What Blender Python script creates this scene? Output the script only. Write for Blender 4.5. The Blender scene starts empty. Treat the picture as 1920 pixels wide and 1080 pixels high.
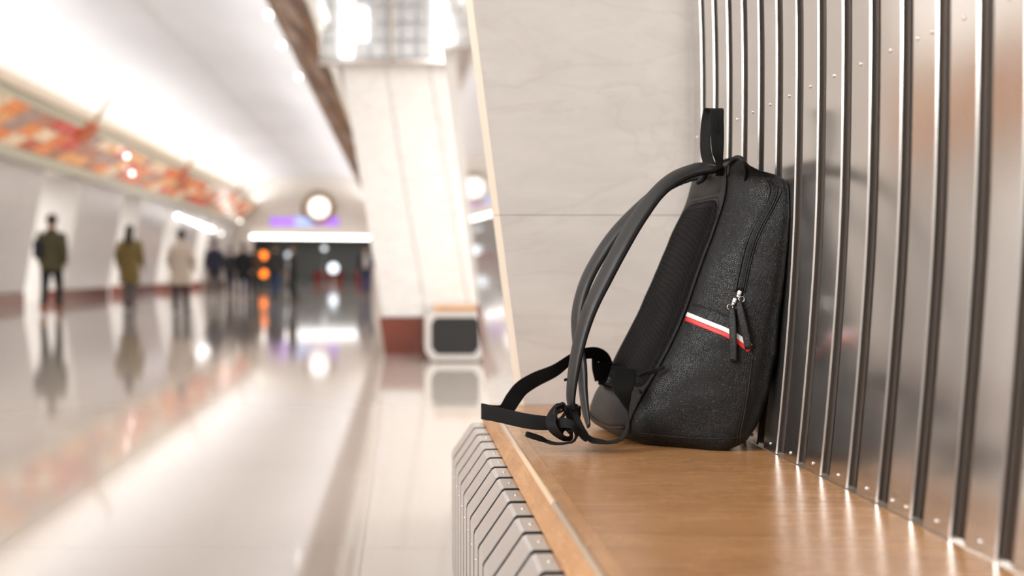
import bpy, bmesh, math, random
from mathutils import Vector, Matrix, noise
from mathutils.bvhtree import BVHTree
random.seed(7)
C = bpy.context.scene.collection
S = bpy.context.scene

# ---------------------------------------------------------------- camera, world, lights, exposure
F, VX, VY, H = 2200.0, 752.0, 506.0, 0.80          # focal length in px, vanishing point of the hall, eye height
cd = bpy.data.cameras.new('camera'); cam = bpy.data.objects.new('camera', cd); C.objects.link(cam)
cam.location = (0, 0, H); cam.rotation_euler = (math.pi/2, 0, 0)
cd.sensor_width = 36; cd.lens = F/1920*36
cd.shift_x = (960-VX)/1920; cd.shift_y = -(540-VY)/1920
cd.dof.use_dof = True; cd.dof.focus_distance = 2.07; cd.dof.aperture_fstop = 2.2
cd.clip_start = 0.02; cd.clip_end = 200
S.camera = cam
w = bpy.data.worlds.new('world'); S.world = w; w.use_nodes = True
w.node_tree.nodes['Background'].inputs[0].default_value = (1.0, .97, .94, 1)
w.node_tree.nodes['Background'].inputs[1].default_value = 0.9
S.view_settings.view_transform = 'Standard'; S.view_settings.look = 'None'
S.view_settings.gamma = 1; S.view_settings.exposure = 0.38
try: S.view_settings.use_curve_mapping = False
except Exception: pass

Y0, Y1 = -16.0, 58.0        # the hall runs from behind the camera to the far wall

def area(name, loc, rot, sx, sy, power, col=(1, .98, .95)):
    l = bpy.data.lights.new(name, 'AREA'); l.shape = 'RECTANGLE'; l.size = sx; l.size_y = sy
    l.energy = power; l.color = col
    o = bpy.data.objects.new(name, l); C.objects.link(o); o.location = loc; o.rotation_euler = rot
    return o
YC, YL = (Y0+Y1)/2, (Y1-Y0)-.6
# cove lights behind the two friezes, washing the vault
area('cove_light', (-7.45, YC, 3.98), (0, math.radians(180+66), 0), .35, YL, 880, (.97, .98, 1))
area('cove_light', (-1.20, YC, 3.98), (0, math.radians(180-66), 0), .35, YL, 900, (.97, .98, 1))
# added unseen fill lights: behind the camera, over the passage, in the concourse
hl_ = area('front_fill', (-5.4, -.9, 3.5), (0, 0, 0), 4.0, 2.4, 290, (1, .985, .965))  # added fill that brightens the marble and bench
hl_.rotation_euler = (Vector((.5, 2.3, .7))-hl_.location).to_track_quat('-Z', 'Y').to_euler()
area('pylon_fill', (1.6, 7.3, 3.56), (0, 0, 0), 2.4, 5.5, 130)  # added above the view to brighten the next pylon's end face
area('concourse_fill', (-4, 66, 2.8), (0, 0, 0), 8, 8, 260)  # added to lift the dark concourse
# platform ceiling lights in the side aisles
area('platform_light', (-11.0, YC, 2.95), (0, 0, 0), 1.2, YL, 2000)
area('platform_light', (3.6, 30, 2.95), (0, 0, 0), 1.2, 54, 1500)

# ---------------------------------------------------------------- helpers
def W(px, py, d): return Vector(((px-VX)/F*d, d, H-(py-VY)/F*d))

def obj(name, me, mat=None, parent=None, smooth=False):
    if isinstance(me, bmesh.types.BMesh):
        bm = me; me = bpy.data.meshes.new(name); bm.normal_update(); bm.to_mesh(me); bm.free()
    if smooth:
        for p in me.polygons: p.use_smooth = True
    o = bpy.data.objects.new(name, me); C.objects.link(o)
    if mat is not None and len(me.materials) == 0: me.materials.append(mat)
    if parent is not None: o.parent = parent
    return o
def empty(name, loc=(0, 0, 0), rz=0):
    o = bpy.data.objects.new(name, None); C.objects.link(o); o.location = loc; o.rotation_euler = (0, 0, rz)
    o.empty_display_size = .1
    return o
def tag(o, label=None, cat=None, group=None, kind=None):
    if label: o['label'] = label
    if cat: o['category'] = cat
    if group: o['group'] = group
    if kind: o['kind'] = kind
    return o
def loc(o, x):      # move a mesh built in world coordinates under a parent that sits at x
    pass
def box(bm, a, b, bev=0):
    x0, y0, z0 = a; x1, y1, z1 = b
    v = [bm.verts.new(p) for p in [(x0,y0,z0),(x1,y0,z0),(x1,y1,z0),(x0,y1,z0),(x0,y0,z1),(x1,y0,z1),(x1,y1,z1),(x0,y1,z1)]]
    fs = [bm.faces.new([v[i] for i in q]) for q in [(3,2,1,0),(4,5,6,7),(0,1,5,4),(1,2,6,5),(2,3,7,6),(3,0,4,7)]]
    if bev:
        es = set(e for f in fs for e in f.edges)
        bmesh.ops.bevel(bm, geom=list(es), offset=bev, segments=2, profile=.5, affect='EDGES')
    return bm
def B(a, b, bev=0): return box(bmesh.new(), a, b, bev)
def extrude_profile(bm, pts, y0, y1, closed=True):
    """pts: list of (x,z); prism along y"""
    n = len(pts)
    A = [bm.verts.new((x, y0, z)) for x, z in pts]; D = [bm.verts.new((x, y1, z)) for x, z in pts]
    for i in range(n if closed else n-1):
        j = (i+1) % n; bm.faces.new((A[i], D[i], D[j], A[j]))
    if closed:
        bm.faces.new(A); bm.faces.new(D[::-1])
    bmesh.ops.recalc_face_normals(bm, faces=bm.faces[:])
    return bm
def cr(pts, n):
    """Catmull-Rom through a list of Vectors, n samples per span"""
    out = []; P = [pts[0]*2-pts[1]] + list(pts) + [pts[-1]*2-pts[-2]]
    for i in range(1, len(P)-2):
        a, b, c, d = P[i-1], P[i], P[i+1], P[i+2]
        for k in range(n):
            t = k/n
            out.append(.5*((2*b)+(c-a)*t+(2*a-5*b+4*c-d)*t*t+(3*b-a-3*c+d)*t*t*t))
    out.append(P[-2].copy()); return out
def sweep(bm, path, wd, wid, th, n=8, seg=12, power=2.6, ends=True):
    """ribbon/strap: path of Vectors, wd width directions, wid & th per point or constants"""
    m = len(path)
    if not isinstance(wd, (list, tuple)): wd = [wd]*m
    if not isinstance(wid, (list, tuple)): wid = [wid]*m
    if not isinstance(th, (list, tuple)): th = [th]*m
    P = cr(path, n); D = cr([Vector(x) for x in wd], n)
    WT = cr([Vector((a, b, 0)) for a, b in zip(wid, th)], n)
    rings = []
    for i, p in enumerate(P):
        t = (P[min(i+1, len(P)-1)] - P[max(i-1, 0)]).normalized()
        u = D[i] - t*D[i].dot(t)
        u = u.normalized() if u.length > 1e-6 else t.orthogonal().normalized()
        v = t.cross(u).normalized(); ww, tt = max(WT[i].x, .0004)/2, max(WT[i].y, .0004)/2
        ring = []
        for k in range(seg):
            a = 2*math.pi*(k+.5)/seg; c, s = math.cos(a), math.sin(a)
            e = 2/power
            ring.append(bm.verts.new(p + u*ww*math.copysign(abs(c)**e, c) + v*tt*math.copysign(abs(s)**e, s)))
        rings.append(ring)
    for i in range(len(rings)-1):
        for k in range(seg):
            j = (k+1) % seg
            bm.faces.new((rings[i][k], rings[i][j], rings[i+1][j], rings[i+1][k]))
    if ends: bm.faces.new(rings[0][::-1]); bm.faces.new(rings[-1])
    return bm
def tube(bm, path, r, n=6, seg=8): return sweep(bm, path, Vector((.31, .52, .79)), r*2 if not isinstance(r, (list, tuple)) else [x*2 for x in r],
                                                r*2 if not isinstance(r, (list, tuple)) else [x*2 for x in r], n, seg, 2.0)
def ball(bm, c, r, seg=14, rings=8, scale=(1, 1, 1)):
    g = bmesh.ops.create_uvsphere(bm, u_segments=seg, v_segments=rings, radius=r)['verts']
    for v in g: v.co = Vector((v.co.x*scale[0], v.co.y*scale[1], v.co.z*scale[2])) + Vector(c)
    return bm
def cyl(bm, a, b, r, seg=16, r2=None):
    a, b = Vector(a), Vector(b); d = b-a
    M = Matrix.Translation((a+b)/2) @ d.to_track_quat('Z', 'Y').to_matrix().to_4x4()
    bmesh.ops.create_cone(bm, cap_ends=True, segments=seg, radius1=r, radius2=r if r2 is None else r2, depth=d.length, matrix=M)
    return bm
def torus(bm, c, axis, R, r, seg=20, sub=8):
    q = Vector(axis).to_track_quat('Z', 'Y'); rings = []
    for i in range(seg):
        a = 2*math.pi*i/seg; ring = []
        for j in range(sub):
            b = 2*math.pi*j/sub
            ring.append(bm.verts.new(Vector(c) + q @ Vector(((R+r*math.cos(b))*math.cos(a), (R+r*math.cos(b))*math.sin(a), r*math.sin(b)))))
        rings.append(ring)
    for i in range(seg):
        for j in range(sub):
            bm.faces.new((rings[i][j], rings[(i+1) % seg][j], rings[(i+1) % seg][(j+1) % sub], rings[i][(j+1) % sub]))
    return bm
# ---------------------------------------------------------------- materials
class M:
    """small node-material builder"""
    def __init__(s, name, col, rough=.5, metal=0, ior=1.5, coat=0, emit=0, ecol=None, trans=0):
        s.m = bpy.data.materials.new(name); s.m.use_nodes = True; s.t = s.m.node_tree
        s.b = s.t.nodes['Principled BSDF']; s.N = s.t.nodes; s.L = s.t.links
        s.set('Base Color', (*col, 1)); s.set('Roughness', rough); s.set('Metallic', metal); s.set('IOR', ior)
        s.set('Coat Weight', coat); s.set('Coat Roughness', .08); s.set('Transmission Weight', trans)
        if emit: s.set('Emission Color', (*(ecol or col), 1)); s.set('Emission Strength', emit)
        s.co = s.N.new('ShaderNodeTexCoord'); s.vec = s.co.outputs['Object']
    def set(s, k, v): s.b.inputs[k].default_value = v
    def map(s, scale=(1, 1, 1), rot=(0, 0, 0)):
        n = s.N.new('ShaderNodeMapping'); s.L.new(s.vec, n.inputs[0]); n.inputs['Scale'].default_value = scale; n.inputs['Rotation'].default_value = rot
        return n.outputs[0]
    def noise(s, scale, det=4, rough=.5, vec=None, dist=0):
        n = s.N.new('ShaderNodeTexNoise'); n.inputs['Scale'].default_value = scale; n.inputs['Detail'].default_value = det
        n.inputs['Roughness'].default_value = rough; n.inputs['Distortion'].default_value = dist
        s.L.new(vec or s.vec, n.inputs['Vector']); return n.outputs['Fac']
    def vor(s, scale, feat='F1', vec=None, out='Distance', rand=1):
        n = s.N.new('ShaderNodeTexVoronoi'); n.feature = feat; n.inputs['Scale'].default_value = scale
        n.inputs['Randomness'].default_value = rand
        s.L.new(vec or s.vec, n.inputs['Vector']); return n.outputs[out]
    def ramp(s, fac, stops):
        n = s.N.new('ShaderNodeValToRGB'); e = n.color_ramp.elements
        while len(e) < len(stops): e.new(.5)
        for el, (p, c) in zip(e, stops): el.position = p; el.color = (*c, 1) if len(c) == 3 else c
        s.L.new(fac, n.inputs[0]); return n.outputs[0]
    def mix(s, fac, a, b, mode='MIX'):
        n = s.N.new('ShaderNodeMix'); n.data_type = 'RGBA'; n.blend_type = mode
        for k, v in ((0, fac), (6, a), (7, b)):
            if hasattr(v, 'links'): s.L.new(v, n.inputs[k])
            elif isinstance(v, (int, float)): n.inputs[k].default_value = v
            else: n.inputs[k].default_value = (*v, 1)
        return n.outputs[2]
    def math(s, op, a, b=0.0):
        n = s.N.new('ShaderNodeMath'); n.operation = op
        for k, v in ((0, a), (1, b)):
            if hasattr(v, 'links'): s.L.new(v, n.inputs[k])
            else: n.inputs[k].default_value = v
        return n.outputs[0]
    def color(s, c): s.L.new(c, s.b.inputs['Base Color']); return s
    def rough(s, f, lo, hi):
        n = s.N.new('ShaderNodeMapRange'); n.inputs[3].default_value = lo; n.inputs[4].default_value = hi
        s.L.new(f, n.inputs[0]); s.L.new(n.outputs[0], s.b.inputs['Roughness']); return s
    def bump(s, h, strength=.3, dist=.001):
        n = s.N.new('ShaderNodeBump'); n.inputs['Strength'].default_value = strength; n.inputs['Distance'].default_value = dist
        s.L.new(h, n.inputs['Height']); s.L.new(n.outputs[0], s.b.inputs['Normal']); return s

def marble(name, base, vein, rough, ior=1.5, scale=1.0, bumpy=0, amt=.5):
    k = M(name, base, rough, ior=ior)
    v = k.map((1.0*scale, 1.0*scale, 2.6*scale), (0, math.radians(22), .2))
    n1 = k.noise(2.2, 8, .6, v, 1.2); n2 = k.noise(9, 6, .6, v, .6)
    veins = k.ramp(n1, [(.0, (0, 0, 0)), (.475, (0, 0, 0)), (.5, (1, 1, 1)), (.525, (0, 0, 0)), (1, (0, 0, 0))])
    cloud = k.ramp(n2, [(.3, tuple(c*.93 for c in base)), (.7, tuple(min(1, c*1.04) for c in base))])
    k.color(k.mix(k.math('MULTIPLY', veins, amt), cloud, vein)); k.rough(n2, rough*.8, rough*1.25)
    return k.m
m_marble = marble('beige_marble', (.77, .735, .70), (.58, .52, .46), .30, scale=.7, amt=.22)
m_marble2 = marble('white_marble', (.80, .78, .76), (.62, .56, .5), .22, amt=.4)
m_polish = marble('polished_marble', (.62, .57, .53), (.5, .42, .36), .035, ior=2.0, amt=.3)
m_edge = M('cream_arris', (.80, .70, .58), .3).m
k = M('polished_granite_floor', (.5, .45, .41), .05, ior=1.75)
g = k.noise(160, 3, .7); g2 = k.noise(.7, 4, .5)
k.color(k.mix(g, k.mix(g2, (.38, .335, .30), (.50, .45, .41)), (.48, .43, .39))); k.rough(g2, .045, .085); m_floor = k.m
k = M('dark_joint', (.20, .17, .15), .5); k.set('Base Color', (.30, .265, .24, 1)); m_joint = k.m
k = M('red_granite', (.20, .055, .035), .12, ior=1.6); g = k.noise(220, 3, .8)
k.color(k.ramp(g, [(.3, (.10, .03, .022)), (.55, (.22, .06, .04)), (.75, (.33, .13, .10))])); m_red = k.m
k = M('white_vault_plaster', (.86, .86, .875), .55); g = k.noise(.5, 3, .5, k.map((1, .35, 1)))
k.color(k.ramp(g, [(.3, (.80, .80, .82)), (.7, (.90, .90, .91))])); m_vault = k.m
m_white = M('white_wall', (.84, .82, .80), .5).m
m_cream = M('cream_wall', (.86, .80, .73), .6).m
# mirror-polished steel of the backrest
k = M('polished_steel', (.70, .665, .63), .13, .96); g = k.noise(3.5, 5, .6, k.map((1, 1, .25))); g2 = k.noise(900, 2, .5, k.map((1, 1, .02)))
k.rough(g, .12, .22); k.color(k.ramp(g, [(.3, (.685, .66, .63)), (.7, (.785, .76, .73))])); k.bump(k.noise(5, 2), .12, .004); m_steel = k.m
k = M('groove_steel', (.22, .19, .17), .36, 1.0); m_groove = k.m
k = M('satin_steel', (.84, .82, .80), .36, 1.0); g = k.noise(500, 3, .6, k.map((.05, 1, .05))); k.rough(g, .32, .46); m_slat = k.m
m_slat_shade = M('slat_gap_shade', (.11, .10, .095), .4, .8).m  # shade of the gaps between slats, put into their side colour
m_dark = M('black_cavity', (.012, .011, .011), .6).m
m_rivet = M('rivet_steel', (.85, .83, .80), .18, 1.0).m
m_chrome = M('chrome', (.80, .78, .76), .16, 1.0).m
m_bronze = M('bronze', (.36, .25, .12), .32, .9).m
def wood(name, ax, tint=1.0):
    k = M(name, (.5, .28, .12), .22, coat=.25); k.set('Coat Roughness', .2)
    sc = (1.1, 9, 9) if ax == 'x' else (9, 1.1, 9)
    v = k.map(sc); g = k.noise(3.2, 8, .62, v, .9); g2 = k.noise(24, 6, .7, v, .2)
    a = k.ramp(g, [(.25, (.43*tint, .21*tint, .080*tint)), (.48, (.53*tint, .275*tint, .110*tint)), (.58, (.55*tint, .295*tint, .125*tint)), (.8, (.64*tint, .37*tint, .17*tint))])
    bl = k.noise(5, 5, .65, k.map((1, 1.6, 1)))
    a = k.mix(1.0, a, k.ramp(bl, [(.3, (.84, .80, .76)), (.5, (1, 1, 1)), (.7, (1.14, 1.15, 1.16))]), 'MULTIPLY')
    k.color(k.mix(k.math('MULTIPLY', k.ramp(g2, [(.5, (0, 0, 0)), (.85, (1, 1, 1))]), .30), a, (.38*tint, .18*tint, .07*tint)))
    k.rough(g, .22, .32); k.bump(g2, .12, .0006); return k.m
m_wood = wood('oak_veneer', 'x', 1.0); m_wood2 = wood('oak_lipping', 'y', 1.12); m_edge_hl = M('painted_edge_highlight', (.72, .53, .35), .25, coat=.3).m  # last one: highlight on the bench edge, put into a pale colour
# leather, webbing, mesh
k = M('pebbled_leather', (.0030, .0030, .0035), .40); k.set('Specular IOR Level', .34)
v1 = k.vor(330, 'DISTANCE_TO_EDGE', vec=k.map((1, 1, 1))); n1 = k.noise(70, 3)
hh = k.math('ADD', k.ramp(v1, [(.0, (0, 0, 0)), (.16, (1, 1, 1))]), k.math('MULTIPLY', n1, 1.2)); k.bump(hh, .42, .0008); k.rough(n1, .32, .46)
m_leather = k.m
k = M('smooth_leather', (.008, .0075, .007), .48); k.set('Specular IOR Level', .35); k.bump(k.math('ADD', k.noise(260, 4), k.noise(45, 3)), .6, .0015); m_leather2 = k.m
k = M('strap_leather', (.010, .0098, .010), .42); k.set('Specular IOR Level', .6); k.bump(k.ramp(k.vor(520, 'DISTANCE_TO_EDGE'), [(0, (0, 0, 0)), (.16, (1, 1, 1))]), .22, .0005); m_strap = k.m
k = M('nylon_webbing', (.0035, .0035, .004), .65); k.set('Specular IOR Level', .25); wv = k.N.new('ShaderNodeTexWave'); wv.inputs['Scale'].default_value = 420; k.L.new(k.vec, wv.inputs[0]); k.bump(wv.outputs['Fac'], .35, .0004)
m_web = k.m
k = M('spacer_mesh', (.010, .010, .011), .8)
vv = k.vor(270, 'F1', rand=.12); holes = k.ramp(vv, [(.28, (.0, .0, .0)), (.48, (1, 1, 1))])
k.color(k.mix(holes, (.0015, .0015, .0015), (.013, .013, .0135))); k.set('Specular IOR Level', .12); k.bump(holes, .9, .0012); m_mesh = k.m
m_white_stripe = M('white_stripe', (.86, .86, .88), .45).m
m_red_stripe = M('red_stripe', (.72, .022, .018), .45).m
m_thread = M('dark_thread', (.035, .034, .036), .5).m
k = M('black_zip', (.006, .006, .0065), .5); k.set('Specular IOR Level', .25); m_zipt = k.m
m_lamp = M('lamp_tube', (1, 1, 1), .4, emit=7, ecol=(1, .98, .95)).m
m_lamp2 = M('lamp_globe', (1, 1, 1), .4, emit=4, ecol=(1, .97, .92)).m

# ---------------------------------------------------------------- floor
flo = obj('floor', B((-14, Y0-.3, -.3), (6, 75, -.003)), m_joint); tag(flo, 'polished beige granite floor of the station hall', kind='structure')
sx, sy = 1.06, 1.18
slab = None
for i in range(9):
    for j in range(17):
        x0, y0 = .95-(i+1)*sx, 2.2+j*sy
        if slab is None:
            slab = obj('floor_slab', B((.001, .001, -.03), (sx-.001, sy-.001, 0)), m_floor, flo); o = slab
        else:
            o = slab.copy(); C.objects.link(o); o.parent = flo
        o.location = (x0, y0, 0)
yb = 2.2+17*sy; xa = .95-9*sx
bm = bmesh.new(); box(bm, (-14, yb, -.03), (6, 75, 0)); box(bm, (-14, Y0-.3, -.03), (6, 2.198, 0)); box(bm, (-14, 2.2, -.03), (xa, yb, 0)); box(bm, (.952, 2.2, -.03), (6, yb, 0))
obj('floor_slab', bm, m_floor, flo)['kind'] = 'stuff'

# ---------------------------------------------------------------- vault
XL, XR, ZS, ZA = -8.15, -.50, 3.90, 5.46
XC = (XL+XR)/2
def vz(x): t = (x-XC)/((XR-XL)/2); return ZS+(ZA-ZS)*math.sqrt(max(0, 1-abs(t)**2.1))**.9
def vault_sheet(x0, x1, n, yA, yB, th=.12, lift=0):
    pts = [(x0+(x1-x0)*i/n) for i in range(n+1)]
    prof = [(x, vz(x)+lift) for x in pts] + [(x, vz(x)+lift+th) for x in reversed(pts)]
    bm = bmesh.new(); extrude_profile(bm, prof, yA, yB); return bm
ceil = obj('ceiling', vault_sheet(XL, XR, 48, Y0, Y1), m_vault, smooth=False); tag(ceil, 'white barrel vault washed by cove lights', kind='structure')
bm = bmesh.new(); extrude_profile(bm, [(XC-.22-.04, vz(XC)-.004), (XC-.22+.04, vz(XC)-.004), (XC-.22+.04, vz(XC)-.03), (XC-.22-.04, vz(XC)-.03)], Y0, Y1)
obj('ridge_moulding', bm, m_white, ceil)
# transverse joint ribs of the vault
rib = None
for j in range(0, 19):
    if rib is None: rib = obj('vault_joint', vault_sheet(XL+.05, XR-.05, 30, -.03, .03, .02, -.012), m_white, ceil); o = rib
    else: o = rib.copy(); C.objects.link(o); o.parent = ceil
    o.location = (0, -14+j*3.9, 0)
# aisle ceilings
ca = obj('ceiling_aisle', B((-14, Y0, 3.15), (-8.05, Y1, 3.3)), m_white); tag(ca, 'flat white ceiling over the left platform aisle', kind='structure')
ca = obj('ceiling_aisle', B((-.62, Y0, 3.62), (6, Y1, 3.8)), m_white); tag(ca, 'flat white ceiling over the right platform aisle', kind='structure')
tag(obj('wall_left', B((-14.2, Y0, 0), (-14, Y1, 3.3)), m_white), 'white platform wall beyond the left pylons', kind='structure')
tag(obj('wall_right', B((6, Y0, 0), (6.2, Y1, 3.7)), m_white), 'white platform wall beyond the right pylons', kind='structure')
tag(obj('wall_near', B((-14.2, Y0-.3, 0), (6.2, Y0, 6)), m_marble2), 'end wall behind the camera', kind='structure')

# ---------------------------------------------------------------- left pylons (leaning inward)
def pylon_left(y0, y1, first):
    r = empty('pylon', (-8.72, (y0+y1)/2, 0)); tag(r, kind='structure')
    p = r.location
    nseg = max(1, round((y1-y0)/1.33)); st = (y1-y0)/nseg
    rows = [(.30, 1.22), (1.22, 2.16), (2.16, 3.12)]
    X = lambda z: -8.72+.17*z
    for a in range(nseg):
        for (z0, z1) in rows:
            g = .006
            bm = bmesh.new()
            extrude_profile(bm, [(X(z0+g)-p.x, z0+g), (X(z1-g)-p.x, z1-g), (X(z1-g)-p.x-.05, z1-g), (X(z0+g)-p.x-.05, z0+g)], y0+a*st+g-p.y, y0+(a+1)*st-g-p.y)
            obj('marble_slab', bm, m_marble2, r)
    bm = bmesh.new(); extrude_profile(bm, [(X(0)-p.x-.03, 0), (X(3.12)-p.x-.03, 3.12), (X(3.12)-p.x-1.0, 3.12), (-1.3, 0)], y0+.01-p.y, y1-.01-p.y)
    obj('pylon_core', bm, m_marble2, r)
    bm = bmesh.new(); box(bm, (-.5, y0-.03-p.y, 0), (.05, y1+.03-p.y, .29), .008); obj('plinth', bm, m_red, r)
ps = [(-15, -9), (-6, 0), (3, 7.5), (10.5, 16), (19, 27), (30.1, 34.8), (37.2, 41.4), (43.8, 48.2), (50.6, 57.9)]
for i, (a, b) in enumerate(ps): pylon_left(a, b, i == 0)

# ---------------------------------------------------------------- stained-glass friezes
cols = [(.62, .08, .015), (.75, .18, .04), (.55, .05, .02), (.80, .36, .12), (.40, .16, .08), (.85, .62, .40), (.38, .24, .18), (.78, .24, .06), (.45, .09, .03)]
gl = []
for i, c in enumerate(cols):
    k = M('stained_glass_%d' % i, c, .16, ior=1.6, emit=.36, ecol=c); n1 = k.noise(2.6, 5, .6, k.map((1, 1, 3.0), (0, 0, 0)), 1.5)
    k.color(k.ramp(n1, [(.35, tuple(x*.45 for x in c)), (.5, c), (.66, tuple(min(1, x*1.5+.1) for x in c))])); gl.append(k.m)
brs = []
for i, c in enumerate([(.30, .15, .07), (.44, .27, .16), (.18, .085, .035), (.58, .42, .32), (.38, .19, .06), (.30, .19, .13)]):
    k = M('bronze_glass_%d' % i, c, .5, ior=1.3); n1 = k.noise(2.6, 5, .6, None, 1.5)
    k.color(k.ramp(n1, [(.35, tuple(x*.6 for x in c)), (.66, tuple(min(1, x*1.3) for x in c))])); brs.append(k.m)
m_pale = M('pale_green_glass', (.74, .72, .56), .2, emit=.12, ecol=(.85, .82, .6)).m
m_orange = M('orange_enamel', (.90, .17, .015), .3).m
def frieze(side, lo, up, mats, y_start):
    r = empty('frieze', (lo[0], 0, lo[1])); tag(r, kind='structure')
    ox, oz = lo
    d = Vector((up[0]-lo[0], 0, up[1]-lo[1])); L = d.length; d.normalize()
    nrm = Vector((-d.z, 0, d.x));  nrm = nrm if nrm.z < 0 else -nrm       # faces down into the hall
    def strip(bm, s0, s1, yA, yB, proud, sh=0):
        q = []
        for off in (proud, -.02):
            for s, y in ((s0, yA), (s0, yB), (s1, yB+sh), (s1, yA+sh)): q.append(bm.verts.new(d*s+nrm*off+Vector((0, y, 0))))
        for f in ((0, 1, 2, 3), (7, 6, 5, 4), (0, 4, 5, 1), (1, 5, 6, 2), (2, 6, 7, 3), (3, 7, 4, 0)): bm.faces.new([q[i] for i in f])
        bmesh.ops.recalc_face_normals(bm, faces=bm.faces[:])
    bm = bmesh.new(); strip(bm, 0, L, Y0, Y1, -.005); obj('backing', bm, m_bronze, r)
    bm = bmesh.new(); strip(bm, -.03, .03, Y0, Y1, .05); obj('lower_rail', bm, m_chrome, r)
    bm = bmesh.new(); strip(bm, L-.02, L+.02, Y0, Y1, .04); obj('upper_rail', bm, m_bronze, r)
    bm = bmesh.new(); strip(bm, .04, .04+L*.15, Y0, Y1, .02); obj('lower_border', bm, m_pale, r)
    bm = bmesh.new(); strip(bm, L*.86, L-.03, Y0, Y1, .02); obj('upper_border', bm, m_pale if side < 0 else mats[1], r)
    y = y_start; sh = .35
    while y < Y1-1.4:
        for k_, (a, b) in enumerate(((.20, .40), (.41, .63), (.64, .85))):
            bm = bmesh.new(); w_ = .97
            strip(bm, L*a, L*b, y+.012+sh*k_, y+w_-.012+sh*k_, .012+random.uniform(0, .02), sh)
            ph = .5+.5*math.sin(y*1.1+k_*1.7)
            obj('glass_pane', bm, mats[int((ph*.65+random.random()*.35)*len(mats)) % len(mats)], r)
        y += w_
    if y_start > Y0+1:
        bm = bmesh.new(); strip(bm, L*.2, L*.85, Y0, y_start-.02, .015); o = obj('glass_pane', bm, mats[4], r)
    # joint blocks with the sloping rods
    for yj in ((15.1, 26.8, 38.5, 50.2) if side < 0 else ()):
        bm = bmesh.new(); strip(bm, L*.66, L+.03, yj-.45, yj+.45, .06); obj('joint_block', bm, m_orange, r)
        a = d*L+Vector((0, yj, 0)); bm = bmesh.new(); cyl(bm, a, a+Vector((.42, 0, .62)), .045, 12); obj('rod', bm, m_bronze, r)
    return r
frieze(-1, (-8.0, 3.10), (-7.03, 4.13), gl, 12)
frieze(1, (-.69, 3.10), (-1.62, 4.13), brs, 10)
# spot lamps fixed along the friezes
def spot(p, label, back, r=.09):
    e = empty('spot_lamp', p)
    bm = bmesh.new(); ball(bm, (0, 0, 0), r); obj('lamp_globe', bm, m_lamp2, e, True)
    bm = bmesh.new(); v = Vector(back)
    cyl(bm, v.normalized()*r*.7, v.normalized()*r*1.5, r*.6, 12); cyl(bm, v.normalized()*r, v, r*.22, 8); obj('socket', bm, m_bronze, e)
    tag(e, label, 'lamp', 'spot lamps on the friezes'); return e
def frieze_spot(px, py, label, left=True):
    ra = (VY-py)/(VX-px); x0, kx = (8.0, -.97) if left else (.69, .93)
    s_ = min(1.0, (x0*ra-2.3)/(1.03-kx*ra)); X = -(x0+kx*s_); d = -X*F/(VX-px); z = 3.10+1.03*s_
    n_ = Vector((.728, 0, -.686)) if left else Vector((-.742, 0, -.67))
    p = Vector((X, d, z))+n_*.13; spot(p, label, -n_*.13, .06 if left else .045)
def aisle_spot(px, py, label):
    d = 8.3*F/(VX-px); z = H+(VY-py)*d/F; spot((-8.3, d, z), label, (0, 0, 3.149-z), .07)
for px, py, lab in ((241, 319, 'round white spot lamp in the middle of the orange frieze'), (231, 286, 'faint round spot lamp high on the orange frieze'),
                    (446, 411, 'farthest round lamp at the far end of the orange frieze')): frieze_spot(px, py, lab)
for px, py, lab in ((519, 14, 'round lamp at the top edge of the brown right frieze'), (541, 84, 'second round lamp down the brown right frieze'),
                    (571, 168, 'bright round lamp halfway along the brown right frieze')): frieze_spot(px, py, lab, False)
for px, py, lab in ((286, 381, 'round lamp under the lower edge of the orange frieze'), (414, 438, 'round lamp beyond the white strip lamp on the left'),
                    (48, 322, 'round lamp at the left end under the orange frieze')): aisle_spot(px, py, lab)
# strip lamp in the left aisle
e = empty('strip_lamp', (-8.3, 47.5, 2.68)); p = Vector(e.location)
bm = bmesh.new(); a, b = W(332, 405, 43.5)-p, W(398, 431, 51.6)-p; cyl(bm, a, b, .06, 12); obj('lamp_tube', bm, m_lamp, e)
bm = bmesh.new(); cyl(bm, a+Vector((0, 0, .09)), b+Vector((0, 0, .09)), .05, 8); 
for q in (a, b): cyl(bm, q+Vector((0, 0, .09)), Vector((q.x, q.y, 3.148-p.z)), .02, 8)
obj('housing', bm, m_chrome, e)
tag(e, 'long white strip lamp hanging over the left passage', 'lamp')

# ---------------------------------------------------------------- far end wall with portal
xa, xb = -7.35, -1.40
bm = bmesh.new(); box(bm, (-14.2, Y1, 0), (xa, Y1+.4, 6)); box(bm, (xb, Y1, 0), (6.2, Y1+.4, 6)); box(bm, (xa, Y1, 2.36), (xb, Y1+.4, 6))
tag(obj('wall_back', bm, m_cream), 'cream end wall over the escalator portal', kind='structure')
m_grey = M('grey_concourse_wall', (.16, .165, .155), .4).m
bm = bmesh.new(); box(bm, (-9, 73, 0), (1, 73.2, 3)); box(bm, (-9.2, Y1+.4, 0), (-9, 73.2, 3)); box(bm, (1, Y1+.4, 0), (1.2, 73.2, 3)); box(bm, (-9.2, Y1+.4, 2.9), (1.2, 73.2, 3.1))
tag(obj('wall_concourse', bm, m_grey), 'dark grey walls of the concourse beyond the portal', kind='structure')
bm = bmesh.new(); box(bm, (-5.4, 72.7, 0), (-3.6, 73, .75)); box(bm, (-2.9, 72.7, 0), (-1.9, 73, .75)); tag(obj('trim_1', bm, M('dark_red_panel', (.30, .03, .02), .4).m), 'dark red dado panels in the concourse', kind='structure')
e = empty('strip_lamp', (-4.4, Y1-.125, 2.42))
bm = bmesh.new(); cyl(bm, (-3.0, 0, .02), (2.9, 0, -.04), .055, 12); obj('lamp_tube', bm, m_lamp, e)
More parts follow.
